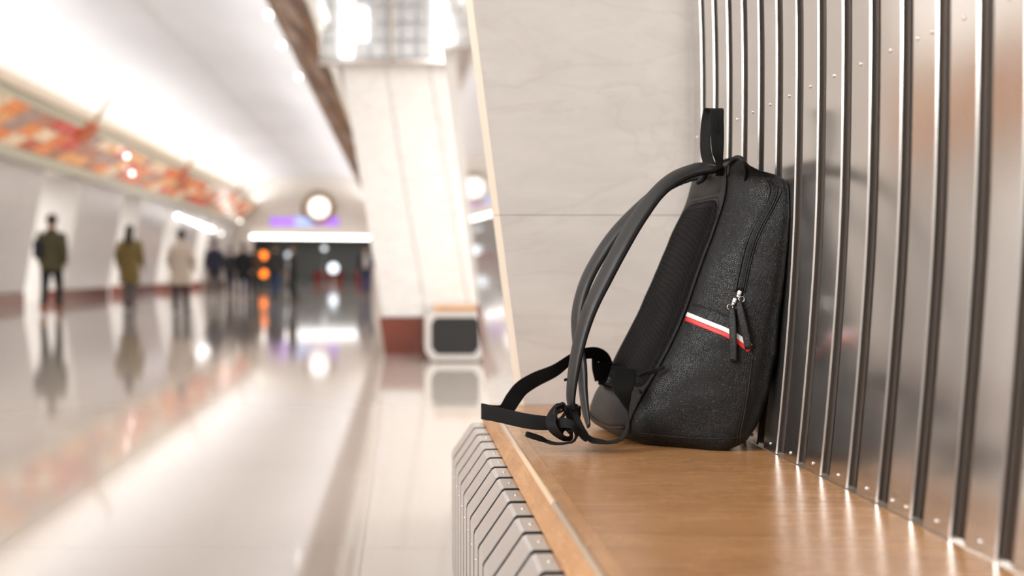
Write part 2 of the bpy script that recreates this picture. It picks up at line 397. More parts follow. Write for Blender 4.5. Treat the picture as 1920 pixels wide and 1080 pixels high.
bm = bmesh.new(); box(bm, (-3.05, .04, -.02), (2.95, .12, .09)); obj('housing', bm, m_chrome, e)
tag(e, 'long bright white strip lamp over the far portal', 'lamp')
# clock
cx, cz = W(598, 389, 57.8).x, W(598, 389, 57.8).z
e = empty('wall_clock', (cx, Y1, cz)); tag(e, 'round white lit clock in a bronze surround on the far wall', 'clock')
bm = bmesh.new(); torus(bm, (0, -.14, 0), (0, 1, 0), .66, .16, 32, 8); obj('bezel', bm, m_bronze, e, True)
bm = bmesh.new(); cyl(bm, (0, -.02, 0), (0, -.13, 0), .50, 32); obj('clock_face', bm, M('lit_clock_face', (1, 1, 1), .4, emit=1.6, ecol=(1, 1, 1)).m, e)
for a, l in ((.6, .24), (2.5, .36)):
    bm = bmesh.new(); sweep(bm, [Vector((0, -.15, 0)), Vector((math.sin(a)*l, -.15, math.cos(a)*l))], Vector((math.cos(a), 0, -math.sin(a))), .05, .01, 1, 8); obj('clock_hand', bm, m_dark, e)
for k_ in range(12):
    a = k_*math.pi/6; bm = bmesh.new(); sweep(bm, [Vector((math.sin(a)*.38, -.135, math.cos(a)*.38)), Vector((math.sin(a)*.46, -.135, math.cos(a)*.46))], Vector((math.cos(a), 0, -math.sin(a))), .03, .01, 1, 8); obj('hour_mark', bm, m_dark, e)
# sign
pa, pb = W(506, 425, 57.6), W(634, 405, 57.6)
e = empty('sign', ((pa.x+pb.x)/2, Y1, pa.z)); tag(e, 'long illuminated purple and blue sign under the far clock', 'sign')
hw = (pb.x-pa.x)/2; hh_ = pb.z-pa.z
bm = bmesh.new(); box(bm, (-hw-.06, -.12, -.04), (hw+.06, 0, hh_+.04)); obj('sign_box', bm, M('sign_body', (.75, .72, .78), .4).m, e)
mp = M('purple_light', (.42, .14, .85), .4, emit=.8, ecol=(.42, .16, 1)).m; mb = M('blue_light', (.30, .42, .95), .4, emit=.9, ecol=(.42, .55, 1)).m; mg = M('magenta_light', (.55, .12, .75), .4, emit=.8, ecol=(.60, .15, .9)).m
n = 14
for i in range(n):
    x0 = -hw+2*hw*i/n; bm = bmesh.new(); t0 = .12+.1*random.random()
    box(bm, (x0+.02, -.15, hh_*t0), (x0+2*hw/n-.02, -.115, hh_*(.88-.1*random.random())))
    obj('lit_segment', bm, mp if i < 5 else mb if i < 9 else mg if i < 12 else mp, e)
# lamps, signal and machines in the concourse
e = empty('signal_post', (W(495, 500, 50).x, 50, 0)); tag(e, 'dark post with two round orange lamps in the crowd before the portal', 'signal')
bm = bmesh.new(); cyl(bm, (0, 0, 0), (0, 0, 1.75), .05, 12); cyl(bm, (0, 0, 0), (0, 0, .04), .22, 20); obj('post', bm, m_dark, e)
mo = M('orange_lamp', (1, .25, .02), .4, emit=2.2, ecol=(1, .20, .015)).m
for z in (W(0, 479, 50).z, W(0, 513, 50).z):
    bm = bmesh.new(); cyl(bm, (0, -.02, z), (0, -.14, z), .16, 24); obj('signal_lamp', bm, mo, e)
    bm = bmesh.new(); torus(bm, (0, -.1, z), (0, 1, 0), .18, .03, 24, 6); obj('lamp_hood', bm, m_dark, e)
for px, py, d, r, lab in ((625, 503, 64, .26, 'large round white lamp in the dark concourse'), (608, 466, 66, .13, 'small oval lamp high in the dark concourse'), (540, 478, 62, .14, 'dim round lamp behind the person in black')):
    p = W(px, py, d); e = empty('globe_lamp', (p.x, p.y, 0)); tag(e, lab, 'lamp')
    bm = bmesh.new(); ball(bm, (0, 0, p.z), r, 20, 12); obj('lamp_globe', bm, M('concourse_globe', (1, 1, 1), .4, emit=1.8 if r > .2 else .9, ecol=(.80, .90, 1)).m, e, True)
    bm = bmesh.new(); cyl(bm, (0, 0, 0), (0, 0, p.z-r*.9), .07, 12); cyl(bm, (0, 0, 0), (0, 0, .05), .25, 20); obj('post', bm, m_chrome, e)

# ---------------------------------------------------------------- next pylon on the right with frieze of glass blocks
DN = 11.2
def XN(z): return -.122-.163*z
r = empty('pylon', (0, DN, 0)); tag(r, kind='structure')
for (z0, z1) in ((.35, 2.76),):
    for (s0, s1) in ((0, .42), (.42, .84), (.84, 1.26), (1.26, 2.3)):
        bm = bmesh.new(); g = .004
        pts = [(XN(z0)+s0+g, z0+g), (XN(z0)+s1-g, z0+g), (XN(z1)+s1-g+(.0 if s1 < 2 else .0), z1-g), (XN(z1)+s0+g, z1-g)]
        extrude_profile(bm, pts, 0, .06); obj('marble_slab', bm, m_marble2, r)
bm = bmesh.new(); extrude_profile(bm, [(XN(0)+.01, 0), (2.2, 0), (2.2, 2.76), (XN(2.76)+.01, 2.76)], .05, 5.5); obj('pylon_core', bm, m_marble2, r)
bm = bmesh.new(); extrude_profile(bm, [(XN(0)-.03, 0), (2.2, 0), (2.2, .34), (XN(.34)-.03, .34)], -.03, 5.5); obj('plinth', bm, m_red, r)
bm = bmesh.new(); box(bm, (-.62, .3, 2.76), (2.2, 5.5, 3.62)); obj('lintel', bm, m_marble2, r)
# glass-block lamp
e = empty('glass_block_lamp', (0, DN-.02, 2.80)); tag(e, 'bright glass block light panel on top of the white pylon', 'lamp')
mlit = M('lit_glass_block', (.95, .95, .95), .15, emit=1.2, ecol=(1, 1, 1)).m; mdim = M('grey_glass_block', (.62, .63, .64), .08, ior=1.6, emit=.10, ecol=(.9, .92, .95)).m
mbk = M('lamp_back', (.55, .55, .56), .3, emit=.12, ecol=(1, 1, 1)).m
bm = bmesh.new(); box(bm, (-.76, .02, -.02), (1.6, .2, .82)); obj('back_plate', bm, mbk, e)
for i in range(16):
    for j in range(5):
        x0 = -.74+i*.147; z0 = .0+j*.165
        if abs(x0+.10) < .05: continue
        bm = bmesh.new(); box(bm, (x0+.012, -.10, z0+.015), (x0+.135, .0, z0+.15), .012)
        lit = (i in (1, 2) or i in (7, 8, 9)) if j < 4 else i % 2
        obj('glass_block', bm, mlit if lit and random.random() < .85 else mdim, e)
for x0 in (-.775, -.105, .60):
    bm = bmesh.new(); box(bm, (x0, -.13, -.03), (x0+.04, .02, .84)); obj('frame_bar', bm, m_chrome, e)
bm = bmesh.new(); box(bm, (-.78, -.13, -.05), (1.6, .02, -.012)); obj('frame_bar', bm, m_chrome, e)

# ---------------------------------------------------------------- near pylon (marble end face beside the bench)
DM = 2.79
def XE(z): return .338-.127*z
r = empty('pylon', (0, DM, 0)); tag(r, kind='structure')
for (z0, z1) in ((.0, .93), (.93, 1.86), (1.86, 2.8), (2.8, 3.6)):
    bm = bmesh.new(); g = .0005
    extrude_profile(bm, [(XE(z0)+.016, z0+g), (1.3, z0+g), (1.3, z1-g), (XE(z1)+.016, z1-g)], 0, .03)
    obj('marble_slab', bm, m_marble, r)
    bm = bmesh.new()
    A = [(XE(z0)+.0155, 0), (XE(z0), .012), (XE(z0), .03), (XE(z0)+.0155, .03)]; D_ = [(XE(z1)+.0155, 0), (XE(z1), .012), (XE(z1), .03), (XE(z1)+.0155, .03)]
    va = [bm.verts.new((x, y, z0+g)) for x, y in A]; vb = [bm.verts.new((x, y, z1-g)) for x, y in D_]
    for i in range(4): bm.faces.new((va[i], va[(i+1) % 4], vb[(i+1) % 4], vb[i]))
    bm.faces.new(va[::-1]); bm.faces.new(vb); obj('marble_arris', bm, m_edge, r)
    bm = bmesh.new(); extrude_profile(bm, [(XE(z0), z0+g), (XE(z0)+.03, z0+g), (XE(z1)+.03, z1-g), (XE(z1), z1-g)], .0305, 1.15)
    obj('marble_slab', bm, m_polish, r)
bm = bmesh.new(); extrude_profile(bm, [(XE(0)+.028, 0), (1.3, 0), (1.3, 3.6), (XE(3.6)+.028, 3.6)], .028, 1.14); obj('pylon_core', bm, m_marble, r)

# ---------------------------------------------------------------- steel-clad wall behind the bench
prof = [(.0, .60), (.30, .630), (.478, .650), (.62, .6635), (.763, .6745), (.86, .680), (.954, .683), (1.144, .6855), (1.30, .6845), (1.42, .681), (1.65, .668), (1.9, .645), (2.3, .60), (2.8, .53)]
def XW(z):
    for (z0, x0), (z1, x1) in zip(prof, prof[1:]):
        if z <= z1: return x0+(x1-x0)*(z-z0)/(z1-z0)
    return prof[-1][1]
zs = [.40+.035*i for i in range(66)]
def XWs(z): return (XW(z-.06)+XW(z)+XW(z+.06))/3
r = empty('wall_cladding', (.66, 1.5, 0)); tag(r, kind='structure')
R0 = Vector(r.location)
def clad(y0, y1, off, th, bev, zlo=.481):
    zz = [zlo]+[z for z in zs if z > zlo+.01]
    bm = bmesh.new(); rows = []
    for z in zz:
        x = XWs(z)+off
        ring = [(x+bev, y0), (x, y0+bev), (x, y1-bev), (x+bev, y1), (x+th, y1), (x+th, y0)]
        rows.append([bm.verts.new(Vector((a, b, z))-R0) for a, b in ring])
    for i in range(len(rows)-1):
        for k_ in range(6):
            j = (k_+1) % 6; bm.faces.new((rows[i][k_], rows[i][j], rows[i+1][j], rows[i+1][k_]))
    bm.faces.new(rows[0][::-1]); bm.faces.new(rows[-1]); bmesh.ops.recalc_face_normals(bm, faces=bm.faces[:])
    return bm
def smooth_by_angle(o, ang=35):
    me = o.data
    for p in me.polygons: p.use_smooth = True
    bm = bmesh.new(); bm.from_mesh(me)
    for e_ in bm.edges:
        if len(e_.link_faces) == 2 and e_.calc_face_angle(0) > math.radians(ang): e_.smooth = False
    bm.to_mesh(me); bm.free()
SP = .1071; G0 = 1.499
def rivet(p, nrm, parent, pr=.0035, origin=Vector()):
    bm = bmesh.new(); ball(bm, (0, 0, 0), pr, 12, 8, (1, 1, .55))
    o = obj('rivet', bm, m_rivet, parent, True)
    o.rotation_euler = Vector(nrm).to_track_quat('Z', 'Y').to_euler(); o.location = Vector(p)-origin; return o
o = obj('groove_plate', clad(.05, DM-.001, .014, .01, .0), m_groove, r); smooth_by_angle(o)
for k_ in range(-12, 13):
    yn = G0+SP*k_; yf = yn+SP-.036          # panel spans from groove's far lip to the next groove's near lip
    if yf > DM+.02: break
    o = obj('steel_panel', clad(yn, min(yf, DM-.002), 0, .013, .0022), m_steel, r); smooth_by_angle(o)
    # narrow raised bead inside the groove
    ym = yn-.036
    for yb_ in (ym+.006,):
        ob = obj('groove_bead', clad(yb_, yb_+.012, .008, .006, .001), m_groove, r); smooth_by_angle(ob)
    if yn > .7:
        yc = (yn+yf)/2
        ys = (yn+.014, yf-.014) if k_ == 0 else (yc,)
        for y in ys:
            for z in (1.107, .494):
                rivet((XWs(z)-.0005, y, z), (-1, 0, 0), o, origin=R0)
# shadow gap bead along the seat
# ---------------------------------------------------------------- bench
def bench(y0, y1, label, dx=0, joints=(), full=True):
    r = empty('bench', (.40+dx, (y0+y1)/2, 0)); tag(r, label, 'bench'); q = Vector(r.location)
    T = .208+dx; BK = .650+dx
    ys = [y0]+[j for j in joints]+[y1]
    for a, b in zip(ys, ys[1:]):
        bm = bmesh.new(); box(bm, (T+.030, a+.0010, .446), (BK-.002, b-.0010, .480), 0)
        bmesh.ops.translate(bm, verts=bm.verts[:], vec=-q); obj('seat_board', bm, m_wood, r)
        bm = bmesh.new()
        prof_ = [(T+.0295, .480), (T+.0075, .480), (T-.0005, .4725), (T-.016, .444), (T-.014, .441), (T+.0295, .441)]
        extrude_profile(bm, prof_, a+.0006, b-.0006); bmesh.ops.translate(bm, verts=bm.verts[:], vec=-q)
        lo_ = obj('edge_lipping', bm, m_wood2, r)
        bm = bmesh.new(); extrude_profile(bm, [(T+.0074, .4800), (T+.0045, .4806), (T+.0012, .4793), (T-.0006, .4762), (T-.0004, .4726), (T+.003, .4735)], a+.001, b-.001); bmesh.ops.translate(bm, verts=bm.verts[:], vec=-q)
        obj('edge_highlight', bm, m_edge_hl, lo_, True)  # pale bead painted as the highlight along the front edge
    # bent metal slats
    out = [(T+.03, .4395), (T-.0375, .4385), (T-.0425, .4355), (T-.086, .372), (T-.088, .366), (T-.088, .10), (T-.084, .09), (T-.03, .02), (T+.02, .02)]
    inn = [(x+.010 if i not in (0,) else x, z-(.008 if i < 3 else 0)) for i, (x, z) in enumerate(out)]
    inn = [(T+.03, .431), (T-.034, .431), (T-.036, .429), (T-.077, .370), (T-.079, .364), (T-.079, .103), (T-.076, .095), (T-.027, .029), (T+.02, .029)]
    ph = 1.829
    k0 = math.ceil((y0-ph)/SP); k1 = math.floor((y1-ph)/SP)
    for k_ in range(k0, k1+1):
        a = ph+k_*SP+.006; b = min(a+SP-.017, y1)
        if b-a < .02: continue
        bm = bmesh.new(); extrude_profile(bm, out+inn[::-1], a, b)
        bmesh.ops.translate(bm, verts=bm.verts[:], vec=-q)
        bmesh.ops.bevel(bm, geom=[e_ for e_ in bm.edges if abs(e_.verts[0].co.y-e_.verts[1].co.y) < 1e-5 and e_.calc_length() > .004], offset=.0012, segments=1, affect='EDGES')
        o = obj('metal_slat', bm, m_slat, r); o.data.materials.append(m_slat_shade)
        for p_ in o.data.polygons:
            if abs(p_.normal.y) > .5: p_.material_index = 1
        if full and a > .9:
            rivet((T-.024, (a+b)/2, .4392), (0, 0, 1), o, .0028, q)
            rivet((T-.0883, (a+b)/2, .335), (-1, 0, 0), o, .0028, q)
    bm = bmesh.new(); core = [(T+.03, .440), (T-.030, .430), (T-.072, .367), (T-.074, .105), (T-.026, .032), (BK-.03, .032), (BK-.03, .440)]
    extrude_profile(bm, core, y0+.012, y1-.002); bmesh.ops.translate(bm, verts=bm.verts[:], vec=-q); obj('bench_core', bm, m_dark, r)
    bm = bmesh.new(); box(bm, (T, y0+.05, 0), (BK-.06, y1-.05, .034)); bmesh.ops.translate(bm, verts=bm.verts[:], vec=-q); obj('base', bm, m_dark, r)
    # end ring
    rb = [(BK-.02, .4395), (BK-.02, .431)]
    bm = bmesh.new()
    o1 = [(T+.03, .4400), (T-.040, .4400), (T-.090, .368), (T-.090, .095), (T-.03, .015), (BK-.07, .015), (BK-.01, .095), (BK-.01, .368), (BK-.04, .4400)]
    cxm = (T+BK-.1)/2; i1 = [((x-cxm)*.80+cxm, (z-.23)*.76+.23) for x, z in o1]
    A = [bm.verts.new((x, y0-.004, z)) for x, z in o1]; D_ = [bm.verts.new((x, y0-.004, z)) for x, z in i1]
    A2 = [bm.verts.new((x, y0+.012, z)) for x, z in o1]; D2 = [bm.verts.new((x, y0+.012, z)) for x, z in i1]
    n_ = len(o1)
    for i in range(n_):
        j = (i+1) % n_
        bm.faces.new((A[i], A[j], D_[j], D_[i])); bm.faces.new((A[j], A[i], A2[i], A2[j])); bm.faces.new((D_[i], D_[j], D2[j], D2[i])); bm.faces.new((A2[i], D2[i], D2[j], A2[j]))
    bmesh.ops.recalc_face_normals(bm, faces=bm.faces[:]); bmesh.ops.translate(bm, verts=bm.verts[:], vec=-q); obj('end_ring', bm, m_slat, r)
    return r
bench(.25, DM-.003, 'oak topped bench with bent steel slats, under the black backpack', 0, (1.62,))
bench(10.15, DN-.04, 'distant bench with black end and steel ring before the white pylon', .09, (), False)

# ================================================================= BACKPACK
BP = Vector((.52, 2.2, .48))
bag = empty('backpack', BP); tag(bag, 'black pebbled leather backpack with white and red stripe leaning on the steel wall', 'backpack')
#      z     BNpx   FNpx   sb
LV = [(.4805, 1222, 1372, .90), (.485, 1200, 1396, .95), (.500, 1181, 1420, .99), (.540, 1188, 1442, 1), (.600, 1222, 1462, 1), (.660, 1254, 1476, 1),
      (.720, 1282, 1486, 1), (.780, 1305, 1494, 1), (.840, 1327, 1498, 1), (.885, 1342, 1502, 1), (.915, 1352, 1503, .99), (.938, 1358, 1502, .98),
      (.956, 1361, 1494, .97), (.968, 1362, 1474, .95), (.978, 1363, 1436, .92), (.988, 1365, 1418, .89), (.998, 1369, 1408, .85), (1.006, 1378, 1399, .78)]
def level(z):
    i = 0
    while i < len(LV)-2 and LV[i+1][0] < z: i += 1
    a, b, c, d = LV[max(i-1, 0)], LV[i], LV[i+1], LV[min(i+2, len(LV)-1)]
    t = min(1, max(0, (z-b[0])/(c[0]-b[0])))
    out = []
    for k_ in (1, 2, 3):
        m0 = (c[k_]-a[k_])/(c[0]-a[0])*(c[0]-b[0]); m1 = (d[k_]-b[k_])/(d[0]-b[0])*(c[0]-b[0])
        h00 = 2*t**3-3*t*t+1; h10 = t**3-2*t*t+t; h01 = -2*t**3+3*t*t; h11 = t**3-t*t
        out.append(h00*b[k_]+h10*m0+h01*c[k_]+h11*m1)
    return out
def corners(z):
    bn, fn, sb = level(z)
    h = (z-.48)/.525
    BN = Vector(((bn-VX)/F*2.14, 2.135)); FNd = 2.04
    FN = Vector(((fn-VX)/F*FNd, FNd))
    dx = -.036*(1-h**3)
    BF = BN+Vector((dx, .262)); FF = Vector((min(FN.x-.004, .668), 2.345))
    c = (BN+FN+BF+FF)/4
    def sh(p, s): return Vector((p.x, c.y+(p.y-c.y)*s))
    return [sh(p, sb) for p in (BN, FN, FF, BF)]
def body_pt(a, b, z, wr=True):
    """a: -1 back..1 front, b: -1 near..1 far"""
    ra = .16 if a < 0 else .50; rb = (.07 if b < 0 else .16) if a < 0 else .40
    ca = max(-1+.16, min(1-.50, a)); cb = max(-1+rb, min(1-rb, b))
    da, db = a-ca, b-cb
    if abs(da) > 1e-9 and abs(db) > 1e-9:
        na, nb = da/ra, db/rb; m_ = max(abs(na), abs(nb)); l = math.hypot(na, nb)
        da, db = da*m_/l, db*m_/l
    a2, b2 = ca+da, cb+db
    BN, FN, FF, BF = corners(z)
    s, t = (a2+1)/2, (b2+1)/2
    p = BN*(1-s)*(1-t)+FN*s*(1-t)+FF*s*t+BF*(1-s)*t
    h = (z-.48)/.525
    bul = .024*math.sin(math.pi*min(1, max(0, h)))**.8*(1-a2*a2)
    if b2 < -.5: p.y -= bul
    P = Vector((p.x, p.y, z))
    if wr:
        n_ = noise.noise(P*8)*.0055+noise.noise(Vector((P.x*14, P.y*14, P.z*30)))*.0022
        if h < .06 or h > .97: n_ *= .3
        d_ = Vector((a2, b2, 0)); d_ = d_.normalized() if d_.length > 0 else Vector((0, 0, 0))
        P += Vector((d_.x, d_.y, 0))*n_
    P.x = min(P.x, XWs(z)-.0012)
    P.z = max(P.z, .4803)
    return P
def perim(n):
    out = []
    for k_ in range(n):
        s = 8*k_/n
        if s < 2: out.append((-1+s, -1))
        elif s < 4: out.append((1, -1+(s-2)))
        elif s < 6: out.append((1-(s-4), 1))
        else: out.append((-1, 1-(s-6)))
    return out
bm = bmesh.new(); NP = 128; pr_ = perim(NP); rows = []
zl = [.4805, .4815, .484, .488, .493, .50]+[.50+.485*(i+1)/58 for i in range(58)]+[.991, .996, 1.0, 1.003, 1.005]
for z in zl: rows.append([bm.verts.new(body_pt(a, b, z)) for a, b in pr_])
for i in range(len(rows)-1):
    for k_ in range(NP):
        j = (k_+1) % NP; bm.faces.new((rows[i][k_], rows[i][j], rows[i+1][j], rows[i+1][k_]))
for row, zz, rev, dz in ((rows[0], .4803, True, 0), (rows[-1], 1.005, False, .0022)):
    c = sum((v.co for v in row), Vector())/NP; prev = row
    for f_ in (.8, .5, .2):
        nr = [bm.verts.new(c+(v.co-c)*f_+Vector((0, 0, dz*(1-f_)))) for v in row]
        for k_ in range(NP):
            j = (k_+1) % NP; q = (prev[k_], prev[j], nr[j], nr[k_]); bm.faces.new(q[::-1] if rev else q)
        prev = nr
    bm.faces.new(prev[::-1] if rev else prev)
bmesh.ops.recalc_face_normals(bm, faces=bm.faces[:])
bvh = BVHTree.FromBMesh(bm)
bmesh.ops.translate(bm, verts=bm.verts[:], vec=-BP)
body = obj('bag_body', bm, m_leather, bag, True)
EYE = Vector((0, 0, H))
def hit(px, py, off=0.0):
    d = (W(px, py, 2.0)-EYE).normalized(); p, n_, i, t = bvh.ray_cast(EYE, d)
    if p is None:
        p, n_, i, t = bvh.find_nearest(W(px, py, 2.1))
    return p+n_*off, n_
def part(name, bm, mat, parent=bag, smooth=True):
    bmesh.ops.recalc_face_normals(bm, faces=bm.faces[:])
    bmesh.ops.translate(bm, verts=bm.verts[:], vec=-BP); return obj(name, bm, mat, parent, smooth)
def sub(o, parent):     # both live in the bag's frame
    o.parent = parent; return o
def onpath(pix, off, n=6):
    P = cr([Vector((x, y, 0)) for x, y in pix], n); pts = []; ns = []
    for q in P:
        p, nn = hit(q.x, q.y, off); pts.append(p); ns.append(nn)
    return pts, ns
def surf_ribbon(pix, width, th, off, n=4, seg=10, power=5):
    pts, ns = onpath(pix, off, n); wd = []
    for i, p in enumerate(pts):
        t = pts[min(i+1, len(pts)-1)]-pts[max(i-1, 0)]; wd.append(t.cross(ns[i]).normalized())
    bm = bmesh.new(); sweep(bm, pts, wd, width, th, 1, seg, power); return bm
def surf_cord(pix, r, off=0, n=5):
    pts, ns = onpath(pix, off, n); bm = bmesh.new(); tube(bm, pts, r, 1, 8); return bm
def stitches(pix, off=.0006, step=.0042, ln=.0026, r=.00045, zone=0):
    pts, ns = onpath(pix, off, 12); bm = bmesh.new(); acc = 0; last = pts[0]
    for i in range(1, len(pts)):
        seg_ = pts[i]-last; L_ = seg_.length
        while L_ > step:
            u = seg_.normalized(); a = last; b = last+u*ln; cyl(bm, a, b, r, 5); last = last+u*step; seg_ = pts[i]-last; L_ = seg_.length
    return bm
def stuff(o): o['kind'] = 'stuff'; return o

# --- ventilated mesh back panel
def normal_at(a, b, z):
    e_ = .01; p = body_pt(a, b, z, False)
    tu = body_pt(a, b+e_, z, False)-body_pt(a, b-e_, z, False); tv = body_pt(a, b, z+.004, False)-body_pt(a, b, z-.004, False)
    n_ = tu.cross(tv).normalized(); return n_ if n_.x < 0 else -n_
def back_patch(b0, b1, z0, z1, bulge, base, nb=28, nz=60, shape=None, edge=5, a=-1):
    bm = bmesh.new(); rows = []
    for i in range(nz+1):
        row = []
        for j in range(nb+1):
            u, v = j/nb, i/nz; bb = b0+(b1-b0)*u; z = z0+(z1-z0)*v
            if shape: bb, z = shape(u, v)
            f_ = (1-abs(2*u-1)**edge)*(1-abs(2*v-1)**(edge*2.5))
            row.append(bm.verts.new(body_pt(a, bb, z, True)+normal_at(a, bb, z)*(base+bulge*f_)))
        rows.append(row)
    for i in range(nz):
        for j in range(nb): bm.faces.new((rows[i][j], rows[i][j+1], rows[i+1][j+1], rows[i+1][j]))
    return bm
def shp(u, v):
    z = .578+(.936-.578)*v
    nar = 1-.30*max(0, (v-.86)/.14)**2
    z2 = z-.018*(1-abs(2*u-1))*0
    return (-.95+1.88*((u-.5)*nar+.5)+(.04 if v > .9 else 0)*(v-.9)*10*0, z2)
mp_ = part('mesh_panel', back_patch(0, 0, 0, 0, .0085, -.002, shape=shp), m_mesh)
def border(t0, t1, off):
    pts = []
    for i in range(25):
        pass
# stitched binding round the mesh panel
def loop_pts(inset, off):
    pts = []
    def P(u, v):
        bb, z = shp(u, v); f_ = (1-abs(2*u-1)**5)*(1-abs(2*v-1)**12.5)
        return body_pt(-1, bb, z, True)+normal_at(-1, bb, z)*(-.002+.0085*f_+off)
    a = inset
    for i in range(12): pts.append(P(a+(1-2*a)*i/12, a*.5))
    for i in range(30): pts.append(P(1-a, a*.5+(1-a)*i/30))
    for i in range(12): pts.append(P(1-a-(1-2*a)*i/12, 1-a*.5))
    for i in range(30): pts.append(P(a, 1-a*.5-(1-a)*i/30))
    return pts+[pts[0]]
bm = bmesh.new(); tube(bm, loop_pts(.005, .0006), .0017, 1, 8); part('panel_binding', bm, m_web)
def stitch_line(pts, step=.0042, ln=.0026, r=.00045):
    bm = bmesh.new(); last = pts[0]
    for i in range(1, len(pts)):
        s_ = pts[i]-last
        while s_.length > step:
            u = s_.normalized(); cyl(bm, last, last+u*ln, r, 5); last = last+u*step; s_ = pts[i]-last
    return bm
stuff(part('stitching', stitch_line(loop_pts(.075, .0004)), m_thread, mp_))
stuff(part('stitching', stitch_line(loop_pts(.095, .0004)), m_thread, mp_))
# --- smooth yoke above the mesh
yk = part('top_yoke', back_patch(-.80, .86, .941, .990, .0035, -.0005, 20, 16, edge=4), m_leather2)
# --- lower leather back pad
lp = part('lower_back_pad', back_patch(-.92, .97, .487, .572, .010, -.001, 26, 20, edge=3), m_leather)
def seam_b(z, off=.011): return [body_pt(-1, -.95+1.9*i/20, z(i/20), True)+normal_at(-1, -.95+1.9*i/20, z(i/20))*off for i in range(21)]
bm = bmesh.new(); tube(bm, seam_b(lambda u: .575+.004*math.sin(u*6), .0035), .0022, 1, 8); part('seam_piping', bm, m_leather2)
bm = bmesh.new(); tube(bm, seam_b(lambda u: .512-.010*math.sin(u*math.pi), .0095), .0020, 1, 8); part('seam_piping', bm, m_leather2)
# --- rolled near edge between side and back
edge_pix = [(1372, 300), (1366, 340), (1366, 375), (1350, 430), (1330, 485), (1308, 545), (1286, 600), (1262, 650), (1236, 700), (1205, 755), (1184, 795), (1180, 815)]
pts = [body_pt(-1, -.965, z, True)+Vector((-.001, -.001, 0)) for z in [.50+.49*i/40 for i in range(41)]]
bm = bmesh.new(); tube(bm, pts, [.0008]+[.0022]*39+[.0008], 1, 10); part('rolled_edge', bm, m_leather)
# --- top fold
bm = bmesh.new(); P_ = [Vector(body_pt(-1+1.6*i/10, -.94+.0*i, .985, True)) for i in range(11)]
pf = [W(1365, 318, 2.10), W(1372, 301, 2.10), W(1384, 291, 2.105), W(1397, 296, 2.11), W(1405, 312, 2.10), W(1399, 335, 2.085), W(1392, 360, 2.075)]
pf = [hit(1366, 330, .001)[0], hit(1370, 308, .001)[0], hit(1382, 296, .0015)[0], hit(1394, 300, .001)[0], hit(1399, 318, .001)[0], hit(1396, 340, -.0005)[0]]
tube(bm, pf, [.003, .0042, .0045, .0042, .003, .001], 8, 10); part('rolled_edge', bm, m_leather)
# --- stripe and pocket seam
up_ = [(1288, 587), (1310, 596), (1335, 606), (1362, 617), (1385, 630), (1408, 647)]
part('white_stripe', surf_ribbon([(x, y+2.0) for x, y in up_], .0082, .0016, .0006, 4), m_white_stripe)['label'] = 'white stripe'
part('red_stripe', surf_ribbon([(x-2, y+10.5) for x, y in up_], .0080, .0016, .0006, 4), m_red_stripe)['label'] = 'red stripe'
part('pocket_seam', surf_cord([(1300, 570), (1325, 577), (1350, 586), (1374, 598)], .0014, .0004), m_leather2)
stuff(part('stitching', stitches([(1299, 574), (1325, 581), (1350, 590), (1374, 602)]), m_thread))
part('side_seam', surf_cord([(1412, 662), (1406, 710), (1399, 760), (1391, 800), (1384, 838)], .0017, .0002), m_leather2)
stuff(part('stitching', stitches([(1407, 666), (1401, 712), (1394, 760), (1386, 800), (1379, 836)]), m_thread))
part('bottom_seam', surf_cord([(1200, 812), (1250, 818), (1310, 822), (1370, 822), (1388, 820)], .0013, -.0002), m_leather2)
# --- zip
zp = [(1444, 338), (1453, 350), (1449, 372), (1436, 398), (1420, 428), (1408, 458), (1400, 488), (1394, 515), (1388, 545)]
zt = part('zipper', surf_ribbon(zp, .0125, .0012, .0006, 4, 10, 4), m_zipt)
pts, ns = onpath(zp, .0014, 30); bm = bmesh.new(); last = None; fl = 0
for i, p in enumerate(pts[:-1]):
    if last is None or (p-last).length > .0022:
        last = p; t = (pts[i+1]-p).normalized(); s_ = t.cross(ns[i]).normalized(); fl ^= 1
        cyl(bm, p-s_*.0032, p+s_*.0032, .00075, 6)
stuff(part('zipper_teeth', bm, m_zipt, zt))
l1 = [(x-9, y+(3 if i else 2)) for i, (x, y) in enumerate(zp)]; l2 = [(x+8, y+4) for x, y in zp]
l1[0] = (1436, 338); l2[0] = (1455, 345); l2[1] = (1465, 356)
for l in (l1, l2):
    part('zip_piping', surf_cord(l, .0015, .0006), m_leather2, zt)
stuff(part('stitching', stitches([(x-5, y+1) for x, y in l1]), m_thread, zt)); stuff(part('stitching', stitches([(x+4, y+2) for x, y in l2]), m_thread, zt))
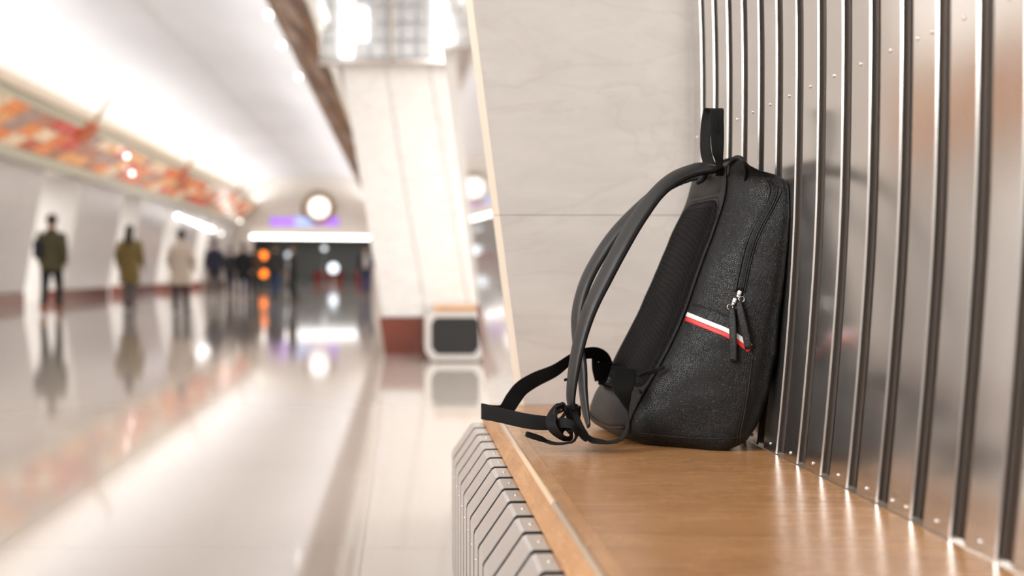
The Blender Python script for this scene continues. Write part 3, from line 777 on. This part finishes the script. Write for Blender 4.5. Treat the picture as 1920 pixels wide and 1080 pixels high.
# --- sliders with leather pulls
def puller(sp, ring, tab_path, tw, lab):
    e_ = None
    p, n_ = hit(*sp, .0035); t = (hit(sp[0]+3, sp[1]-10, .0035)[0]-p).normalized(); s_ = t.cross(n_).normalized()
    bm = bmesh.new(); sweep(bm, [p-t*.0062, p-t*.003, p+t*.003, p+t*.0062], s_, [.0045, .0075, .0085, .006], .0042, 4, 12, 3.2)
    cyl(bm, p-t*.002+n_*.002, p-t*.002+n_*.005, .0017, 10)
    s = part('zip_slider', bm, m_chrome); s['label'] = 'chrome slider'
    rp, rn = hit(*ring, .0055); bm = bmesh.new(); torus(bm, rp, (n_+s_*.5).normalized(), .0048, .0010); part('pull_ring', bm, m_chrome, s)
    path = [hit(x, y, o_)[0] for x, y, o_ in tab_path]; nn = n_
    wd = [(path[min(i+1, len(path)-1)]-path[max(i-1, 0)]).cross(nn).normalized() for i in range(len(path))]
    bm = bmesh.new(); sweep(bm, path, wd, [tw*.65]+[tw]*(len(path)-1), .0028, 6, 12, 5); tb = part('pull_tab', bm, m_leather2, s); 
    for sgn in (-1, 1):
        ln_ = [p_+w_*sgn*tw*.36+nn*.0017 for p_, w_ in zip(path, wd)]
        stuff(part('tab_stitching', stitch_line(cr(ln_[1:], 10), .003, .0019, .0004), m_thread, s))
puller((1387, 552), (1392, 562), [(1388, 566, .008), (1392, 590, .009), (1398, 620, .009), (1404, 655, .009)], .0125, 'a')
puller((1378, 566), (1371, 576), [(1375, 578, .006), (1375.5, 605, .0065), (1376, 640, .0065), (1376, 678, .0065)], .0125, 'b')

# --- haul loop on top
def wx(deg, tilt=0): a = math.radians(deg); return Vector((math.cos(a), -math.sin(a), tilt))
hl = [W(1348, 330, 2.17), W(1349, 305, 2.165), W(1346, 285, 2.16), W(1345, 255, 2.16), W(1344, 222, 2.163), W(1344, 206, 2.172), W(1338, 205, 2.185), W(1329, 215, 2.198), W(1323, 245, 2.205), W(1323, 280, 2.205), W(1329, 305, 2.20), W(1338, 322, 2.19)]
wdir = [wx(20), wx(20), wx(10), wx(5), wx(3), wx(3), wx(15), wx(40), wx(58), wx(55), wx(40), wx(30)]
bm = bmesh.new(); sweep(bm, hl, wdir, [.012, .013, .021, .0245, .0255, .0255, .0255, .0255, .0255, .0255, .022, .018], .0022, 8, 12, 5); o = part('haul_loop', bm, m_web)
# centre fold line on loop
bm = bmesh.new(); tube(bm, [W(1345, 250, 2.1575), W(1344.5, 225, 2.161), W(1344, 208, 2.169)], .0007, 4, 6); part('loop_fold', bm, m_web, o)
# --- shoulder straps
def strap(pp, wid, th, dirs, name='shoulder_strap'):
    bm = bmesh.new(); sweep(bm, pp, dirs, wid, th, 9, 24, 2.25); return part(name, bm, m_strap)
def inward(path, ang, flip=1):
    """width axis: towards the viewer and leaning to the inner side of the arc"""
    out = []
    for i, p in enumerate(path):
        t = (path[min(i+1, len(path)-1)]-path[max(i-1, 0)]).normalized(); n_ = Vector((t.z, 0, -t.x)).normalized()   # in xz plane
        if n_.x < 0: n_ = -n_
        a = math.radians(ang[i] if isinstance(ang, list) else ang)
        out.append(Vector((0, -math.cos(a), 0))+n_*math.sin(a))
    return out
near = [(1352, 318, 2.19), (1325, 315, 2.165), (1295, 321, 2.15), (1262, 336, 2.14), (1228, 366, 2.13), (1192, 415, 2.12), (1160, 470, 2.11), (1132, 524, 2.105), (1108, 574, 2.10), (1092, 620, 2.10), (1081, 665, 2.10), (1074, 705, 2.10), (1070, 745, 2.10), (1072, 768, 2.10)]
far = [(1352, 326, 2.27), (1322, 326, 2.28), (1288, 332, 2.30), (1245, 352, 2.31), (1196, 392, 2.32), (1153, 438, 2.32), (1119, 488, 2.32), (1096, 535, 2.31), (1083, 585, 2.30), (1083, 635, 2.28), (1091, 690, 2.26), (1094, 735, 2.24), (1098, 770, 2.22), (1104, 800, 2.20)]
npth = [W(*p) for p in near]; fpth = [W(*p) for p in far]
ang_n = [20, 26, 27, 26, 22, 25, 25, 24, 22, 20, 18, 16, 16, 16]
wn = [.028, .036, .039, .041, .042, .042, .042, .041, .040, .039, .038, .037, .032, .027]
tn = [.011, .016, .017, .017, .017, .017, .017, .017, .016, .015, .014, .012, .009, .005]
s1 = strap(npth, wn, tn, inward(npth, ang_n))
s2 = strap(fpth, [x*.95 for x in wn[:-3]]+[.030, .026, .014], tn, inward(fpth, [x*.8 for x in ang_n]))
def bind(path, dirs, wids, ths, sgn, parent, r_=.0016):
    P = []
    for i, p in enumerate(path):
        t = (path[min(i+1, len(path)-1)]-path[max(i-1, 0)]).normalized(); u = (dirs[i]-t*dirs[i].dot(t)).normalized()
        P.append(p+u*sgn*wids[i]*.5)
    bm = bmesh.new(); tube(bm, P, [max(.0005, ths[i]*.22) for i in range(len(P))], 9, 8); return part('edge_binding', bm, m_web, parent)
for pth, st, an, wf in ((npth, s1, ang_n, 1), (fpth, s2, [x*.8 for x in ang_n], .95)):
    dd = inward(pth, an); ww_ = [x*wf for x in wn]
    if st is s2: ww_ = ww_[:-3]+[.030, .026, .014]
    bind(pth, dd, ww_, tn, 1, st)
# strap anchor
bm = bmesh.new(); sweep(bm, [W(1322, 332, 2.24), W(1311, 338, 2.25)], Vector((0, 1, .2)), .03, .008, 3, 12, 4); part('strap_anchor', bm, m_web)

# --- webbing
def web(name, pl, dirs, wid, th=.0018, n=9, mat=None, parent=bag, power=5):
    path = [W(*p) for p in pl]; bm = bmesh.new(); sweep(bm, path, [Vector(d) for d in dirs], wid, th, n, 12, power); return part(name, bm, mat or m_web, parent)
U = (0, 0, 1)
# long belt: from the far bottom corner, forward and round, back to the buckle
web('webbing_strap', [(1142, 690, 2.36), (1133, 672, 2.345), (1115, 662, 2.32), (1094, 664, 2.30), (1070, 674, 2.29), (1040, 695, 2.28), (1005, 711, 2.28), (978, 728, 2.27), (962, 748, 2.255), (945, 772, 2.235), (920, 774, 2.22),
                      (904, 771, 2.195), (908, 772, 2.175), (940, 779, 2.14), (985, 789, 2.10), (1020, 793, 2.085), (1046, 792, 2.08)],
    [(.5, 0, 1), (.45, 0, 1), (.3, -.3, .9), (.0, -.35, .8), (-.3, -.5, .6), (-.35, -.4, .8), (-.4, -.2, .9), (-.6, -.1, .8), (-.7, 0, .6), (-.5, 0, .9), U, U, U, U, U, U, U],
    [.024, .026, .026, .026, .026, .028, .030, .031, .031, .030, .030, .030, .029, .028, .0275, .026, .022])
# anchor tabs at the bottom corners of the back
web('anchor_tab', [(1112, 668, 2.325), (1118, 690, 2.335), (1124, 712, 2.345)], [(1, .25, 0)]*3, [.006, .018, .020], .003)
web('anchor_tab', [(1134, 680, 2.345), (1131, 700, 2.35), (1128, 722, 2.35)], [(1, .25, 0)]*3, [.034, .026, .014], .003)
web('anchor_tab', [(1196, 705, 2.11), (1222, 697, 2.12), (1246, 688, 2.115)], [(.1, 0, 1)]*3, [.004, .009, .006], .004)
# near webbing: wide tongue folding at the bottom corner and running back to the buckle
web('webbing_strap', [(1172, 690, 2.135), (1170, 712, 2.11), (1167, 730, 2.098), (1172, 750, 2.09), (1177, 772, 2.085), (1177, 795, 2.075), (1170, 815, 2.065), (1155, 827, 2.055), (1132, 829.5, 2.055), (1110, 824, 2.075), (1094, 812, 2.085), (1083, 800, 2.09), (1070, 796, 2.085)],
    [(1, .1, .02), (1, .1, -.04), (1, .1, -.15), (.8, .5, -.4), (.25, 1, 0), (.05, 1, 0), (0, 1, 0), (0, 1, .06), (0, 1, .10), (0, 1, .25), (0, .8, .4), (.1, .6, .7), (.2, .4, .8)],
    [.042, .041, .038, .031, .026, .026, .025, .025, .024, .024, .022, .020, .02])
web('webbing_strap', [(1071, 760, 2.10), (1072, 775, 2.095), (1078, 790, 2.085), (1088, 806, 2.075), (1098, 820, 2.066), (1102, 826, 2.064)],
    [(1, -.2, 0), (1, -.2, .2), (.85, -.2, .5), (.8, -.2, .5), (.8, -.2, .5), (.8, -.2, .5)], [.022, .023, .022, .018, .015, .009], .0028)
# free end with its sewn tip
web('loose_end', [(1068, 800, 2.05), (1078, 808, 2.035), (1080, 820, 2.035), (1070, 829, 2.045), (1052, 832, 2.055), (1036, 831, 2.06), (1024, 827, 2.07)],
    [(.5, .5, .6), (.2, .8, .4), (.1, .9, .1), (.1, 1, -.1), (.1, 1, .05), (.2, 1, .15), (.2, 1, .3)], [.018, .020, .020, .019, .018, .015, .012], .0022)
web('strap_tip', [(1026, 828, 2.069), (1015, 823, 2.07), (1000, 818, 2.07), (988, 814, 2.07), (985.5, 813, 2.07)], [(.2, 1, .4)]*5, [.009, .013, .014, .013, .007], [.004, .0075, .008, .0075, .004], power=2.6)
# buckle (ladder slider) and knotted loops
def frame(pix, r_):
    bm = bmesh.new(); P = [W(*p) for p in pix]; P.append(P[0]); tube(bm, P, r_, 6, 8); return bm
bk = part('slide_buckle', frame([(1042, 764, 2.075), (1056, 757, 2.085), (1060, 772, 2.083), (1050, 786, 2.07), (1039, 784, 2.068)], .0030), m_zipt)
web('buckle_bar', [(1041, 776, 2.07), (1060, 768, 2.085)], [U, U], .004, .004, parent=bk, mat=m_zipt)
web('knot_loop', [(1064, 770, 2.09), (1050, 762, 2.085), (1038, 773, 2.075), (1033, 792, 2.06), (1042, 810, 2.05), (1058, 822, 2.05), (1070, 818, 2.06), (1062, 800, 2.075), (1050, 790, 2.08)],
    [(.3, 1, .3), (0, 1, .4), (-.5, .8, .1), (-.6, .7, 0), (-.5, .8, -.3), (-.2, 1, -.5), (.3, .8, -.3), (.4, .6, .4), (.3, .5, .6)], [.019, .020, .021, .022, .022, .020, .019, .019, .018], .0030)
web('knot_loop', [(1076, 772, 2.12), (1082, 762, 2.14), (1087, 772, 2.15), (1080, 786, 2.12), (1066, 792, 2.08), (1054, 800, 2.06), (1049, 812, 2.055)],
    [(.2, .8, .4), (0, 1, .1), (.3, 1, 0), (.4, .9, .4), (.4, .6, .6), (.7, .5, .5), (.8, .4, .1)], [.014, .016, .017, .018, .019, .018, .014], .003)
web('knot_loop', [(1046, 796, 2.06), (1058, 793, 2.045), (1072, 797, 2.035), (1080, 806, 2.03), (1081, 818, 2.035), (1074, 828, 2.045)],
    [(0, .6, .7), (0, .6, .7), (.2, .7, .5), (.5, .8, .2), (.4, .9, 0), (.2, 1, -.2)], [.017, .019, .019, .018, .017, .015], .0026)
web('hang_tag', [(1058, 713, 2.09), (1063, 711, 2.088)], [U, U], .005, .003)

# ================================================================= PEOPLE
def cloth(name, c, rough=.8): k = M(name, c, rough); k.bump(k.noise(120, 3), .3, .004); return k.m
m_skin = M('skin', (.58, .36, .27), .5).m
m_eye = M('eye_dark', (.03, .02, .02), .2).m
m_lip = M('lips', (.45, .16, .14), .5).m
def person(px, py, top, label, coat, legs, hair, shoe, rz=0, step=1, long_hair=False, coat_len=.80, shirt=None, bagc=None, width=1.0, arm=0):
    d = F*H/(py-VY); X = (px-VX)/F*d; ht = (py-top)/F*d; s = ht/1.75
    r = empty('person', (X, d, 0), rz); r.scale = (s, s, s)
    tag(r, label, 'person', 'people walking in the hall')
    J = {}; st = .16*step
    V = Vector
    J['pel'] = V((0, 0, .95)); J['wai'] = V((0, 0, 1.10)); J['che'] = V((0, 0, 1.30)); J['nek'] = V((0, 0, 1.46)); J['hb'] = V((0, .015, 1.55)); J['hd'] = V((0, .02, 1.655))
    for sgn, k_ in ((-1, 'l'), (1, 'r')):
        f_ = st*sgn
        J['hip'+k_] = V((.09*sgn, 0, .90)); J['kne'+k_] = V((.095*sgn, f_*.75+.03, .50)); J['ank'+k_] = V((.095*sgn, f_*1.1-.05, .09 if f_ > 0 else .12)); J['toe'+k_] = V((.11*sgn, f_*1.1+.10, .035))
        J['sho'+k_] = V((.185*sgn, 0, 1.41)); J['elb'+k_] = V((.245*sgn*width, -f_*.6-.02, 1.13)); J['wri'+k_] = V((.235*sgn*width, -f_*.9+.09+arm, .90+arm*.8)); J['pal'+k_] = V((.232*sgn*width, -f_*.95+.12+arm, .84+arm*.8))
    verts = []; edges = []; rad = []
    idx = {}
    def av(n_, co, r_): idx[n_] = len(verts); verts.append(co); rad.append(r_)
    R_ = {'pel': .125, 'wai': .112, 'che': .125, 'nek': .055, 'hb': .066, 'hd': .088}
    for n_ in R_: av(n_, J[n_], R_[n_])
    for a, b in (('pel', 'wai'), ('wai', 'che'), ('che', 'nek'), ('nek', 'hb'), ('hb', 'hd')): edges.append((idx[a], idx[b]))
    av('nose', J['hd']+V((0, .098, -.035)), .012); edges.append((idx['hd'], idx['nose']))
    for k_, sgn in (('l', -1), ('r', 1)):
        av('ear'+k_, J['hd']+V((.086*sgn, -.005, -.03)), .014); edges.append((idx['hd'], idx['ear'+k_]))
        for n_, q in (('hip', .085), ('kne', .056), ('ank', .038), ('toe', .03)): av(n_+k_, J[n_+k_], q)
        for a, b in (('hip', 'kne'), ('kne', 'ank'), ('ank', 'toe')): edges.append((idx[a+k_], idx[b+k_]))
        edges.append((idx['pel'], idx['hip'+k_]))
        for n_, q in (('sho', .058), ('elb', .042), ('wri', .027), ('pal', .030)): av(n_+k_, J[n_+k_], q)
        edges += [(idx['che'], idx['sho'+k_]), (idx['sho'+k_], idx['elb'+k_]), (idx['elb'+k_], idx['wri'+k_]), (idx['wri'+k_], idx['pal'+k_])]
        pal = J['pal'+k_]
        for q in range(4):
            l = (.062, .070, .066, .052)[q]; o_ = (q-1.5)*.019
            av('f%s%d' % (k_, q), pal+V((-.004*sgn, .012+o_+.006, -.045)), .0095); av('g%s%d' % (k_, q), pal+V((-.014*sgn, .018+o_, -.045-l*.65)), .0075)
            edges += [(idx['pal'+k_], idx['f%s%d' % (k_, q)]), (idx['f%s%d' % (k_, q)], idx['g%s%d' % (k_, q)])]
        av('t'+k_, pal+V((-.012*sgn, .045, -.005)), .010); av('u'+k_, pal+V((-.020*sgn, .062, -.038)), .008); edges += [(idx['pal'+k_], idx['t'+k_]), (idx['t'+k_], idx['u'+k_])]
    me = bpy.data.meshes.new('body'); me.from_pydata(verts, edges, []); body_ = obj('body', me, m_skin, r)
    mod = body_.modifiers.new('skin', 'SKIN'); mod.use_smooth_shade = True
    for i, sv in enumerate(me.skin_vertices[0].data): sv.radius = (rad[i], rad[i]); sv.use_root = (i == 0)
    ss = body_.modifiers.new('sub', 'SUBSURF'); ss.levels = 1; ss.render_levels = 1
    def lump(name, bm, mat, vox=.016, par=r, sm=4):
        o = obj(name, bm, mat, par, True); m_ = o.modifiers.new('re', 'REMESH'); m_.mode = 'VOXEL'; m_.voxel_size = vox; m_.use_smooth_shade = True
        q = o.modifiers.new('sm', 'SMOOTH'); q.iterations = sm; q.factor = .5; return o
    Y = V((1, 0, 0))
    # coat: hem, waist, chest, shoulders, collar
    bm = bmesh.new()
    hem = .95-(coat_len-.62)*.95
    sweep(bm, [V((0, .0, hem)), V((0, 0, .95)), V((0, 0, 1.10)), V((0, 0, 1.28)), V((0, 0, 1.40)), V((0, 0, 1.46)), V((0, .005, 1.515))], Y, [.44*width if coat_len > .8 else .40, .40, .36*width, .42*width, .40, .23, .155], [.29, .28, .25, .28, .24, .18, .15], 5, 20, 2.4)
    for k_ in 'lr': tube(bm, [J['sho'+k_]+V((-.03 if k_ == 'r' else .03, 0, -.01)), J['sho'+k_]+V((0, 0, -.03)), (J['sho'+k_]+J['elb'+k_])/2, J['elb'+k_], (J['elb'+k_]+J['wri'+k_])/2, J['wri'+k_]], [.072, .078, .070, .060, .054, .046], 4, 14)
    lump('coat', bm, coat)
    if shirt:
        bm = bmesh.new(); sweep(bm, [V((0, .125, .98)), V((0, .13, 1.2)), V((0, .115, 1.38)), V((0, .07, 1.47))], Y, [.17, .18, .16, .10], .06, 4, 12, 2.4); obj('shirt', bm, shirt, r, True)
    bm = bmesh.new(); ball(bm, (0, 0, .93), .165, 18, 12, (1.08, .8, .75))
    for k_ in 'lr': tube(bm, [J['hip'+k_], (J['hip'+k_]+J['kne'+k_])/2, J['kne'+k_], (J['kne'+k_]+J['ank'+k_])/2, J['ank'+k_]], [.105, .092, .072, .064, .058], 4, 14)
    lump('trousers', bm, legs)
    for k_ in 'lr':
        a, t = J['ank'+k_], J['toe'+k_]; bm = bmesh.new()
        base = V((a.x, a.y, 0)); dr = V((t.x-a.x, t.y-a.y, 0)).normalized(); lift = max(0, a.z-.09)
        sweep(bm, [base-dr*.055+V((0, 0, .045+lift)), base+V((0, 0, .05+lift)), base+dr*.09+V((0, 0, .037+lift*.6)), base+dr*.185+V((0, 0, .028))], Vector((0, 0, 1)).cross(dr), [.06, .082, .095, .06], [.075, .095, .068, .045], 5, 14, 2.6)
        cyl(bm, base+V((0, 0, .04+lift)), a+V((0, 0, .06)), .055, 14, .058)
        obj('shoe', bm, shoe, r, True)
    bm = bmesh.new(); ball(bm, J['hd']+V((0, -.018, .022)), .105, 20, 14, (.93, 1.0, 1.02))
    for v in list(bm.verts):        # open the face side
        if v.co.y > .055 and v.co.z < 1.69: v.co.y = .055-(v.co.y-.055)*.3
    if long_hair: sweep(bm, [J['hd']+V((0, -.04, .02)), J['hd']+V((0, -.07, -.08)), J['nek']+V((0, -.09, .0)), J['che']+V((0, -.13, .05))], Y, [.17, .19, .19, .12], [.12, .11, .09, .05], 5, 14, 2.3)
    obj('hair', bm, hair, r, True)
    for sgn in (-1, 1):
        bm = bmesh.new(); ball(bm, J['hd']+V((.031*sgn, .084, -.012)), .0105, 10, 8); obj('eye', bm, m_eye, r, True)
    bm = bmesh.new(); ball(bm, J['hb']+V((0, .072, .022)), .02, 10, 6, (1.1, .5, .28)); obj('mouth', bm, m_lip, r, True)
    if bagc:
        mt, side = bagc; bm = bmesh.new(); box(bm, (side*.21-.07, -.20, 1.0), (side*.21+.07, .10, 1.32), .03); bg = obj('shoulder_bag', bm, mt, r, True)
        bm = bmesh.new(); sweep(bm, [V((side*.24, -.06, 1.30)), V((side*.20, -.10, 1.47)), V((0, -.13, 1.46)), V((side*-.17, -.12, 1.36))], V((0, 1, 0)), .035, .006, 5, 8, 4); obj('bag_strap', bm, mt, bg, True)
    return r
navy = cloth('navy_cloth', (.018, .020, .045)); black = cloth('black_cloth', (.010, .010, .012)); olive = cloth('olive_cloth', (.085, .075, .035)); khaki = cloth('khaki_cloth', (.20, .145, .045))
cream_c = cloth('cream_cloth', (.62, .53, .43)); jeans = cloth('blue_denim', (.03, .05, .13)); greyc = cloth('grey_cloth', (.12, .11, .11)); charcoal = cloth('charcoal_cloth', (.03, .028, .030)); brownc = cloth('brown_cloth', (.09, .05, .03))
hair_d = cloth('dark_hair', (.022, .013, .010), .5); hair_b = cloth('brown_hair', (.06, .03, .018), .5); boot_t = cloth('tan_boots', (.30, .11, .04), .5); shoe_b = cloth('black_shoes', (.015, .013, .012), .4); white_c = cloth('white_shirt', (.62, .57, .55))
person(97, 591, 404, 'person in an olive jacket with a dark blue shoulder bag, nearest the left edge', olive, black, hair_b, boot_t, .05, 1, bagc=(navy, -1), width=1.05)
person(243, 581, 424, 'person with long dark hair in a belted mustard coat walking away', khaki, greyc, hair_d, shoe_b, -.05, -.6, True, 1.05)
person(340, 585, 433, 'person in a wide cream coat and black trousers walking away', cream_c, black, hair_d, shoe_b, .0, .7, False, 1.0, width=1.15, arm=.05)
person(402, 561, 450, 'person in a navy jacket walking right of the cream coat', navy, black, hair_d, shoe_b, 0, .9, width=1.15)
person(432, 557, 464, 'person in charcoal clothes half hidden right of the navy jacket', charcoal, navy, hair_b, shoe_b, .1, -.8)
person(457, 560, 457, 'person in a long black coat with grey blue trousers in the crowd', black, jeans, hair_d, shoe_b, 0, .8, False, 1.0, width=1.1)
person(516, 560, 458, 'person in a dark jacket and bright blue jeans before the portal', charcoal, jeans, hair_b, shoe_b, -.1, -.9)
person(549, 568, 460, 'person dressed wholly in black standing before the portal', black, black, hair_b, shoe_b, math.pi*.55, .4)
person(477, 556, 462, 'person in a brown jacket left of the orange lamps', brownc, charcoal, hair_d, shoe_b, .1, .5)
person(686, 556, 462, 'person in an open dark jacket over a pale shirt beside the white pylon, facing us', navy, jeans, hair_b, shoe_b, math.pi, .7, shirt=white_c)
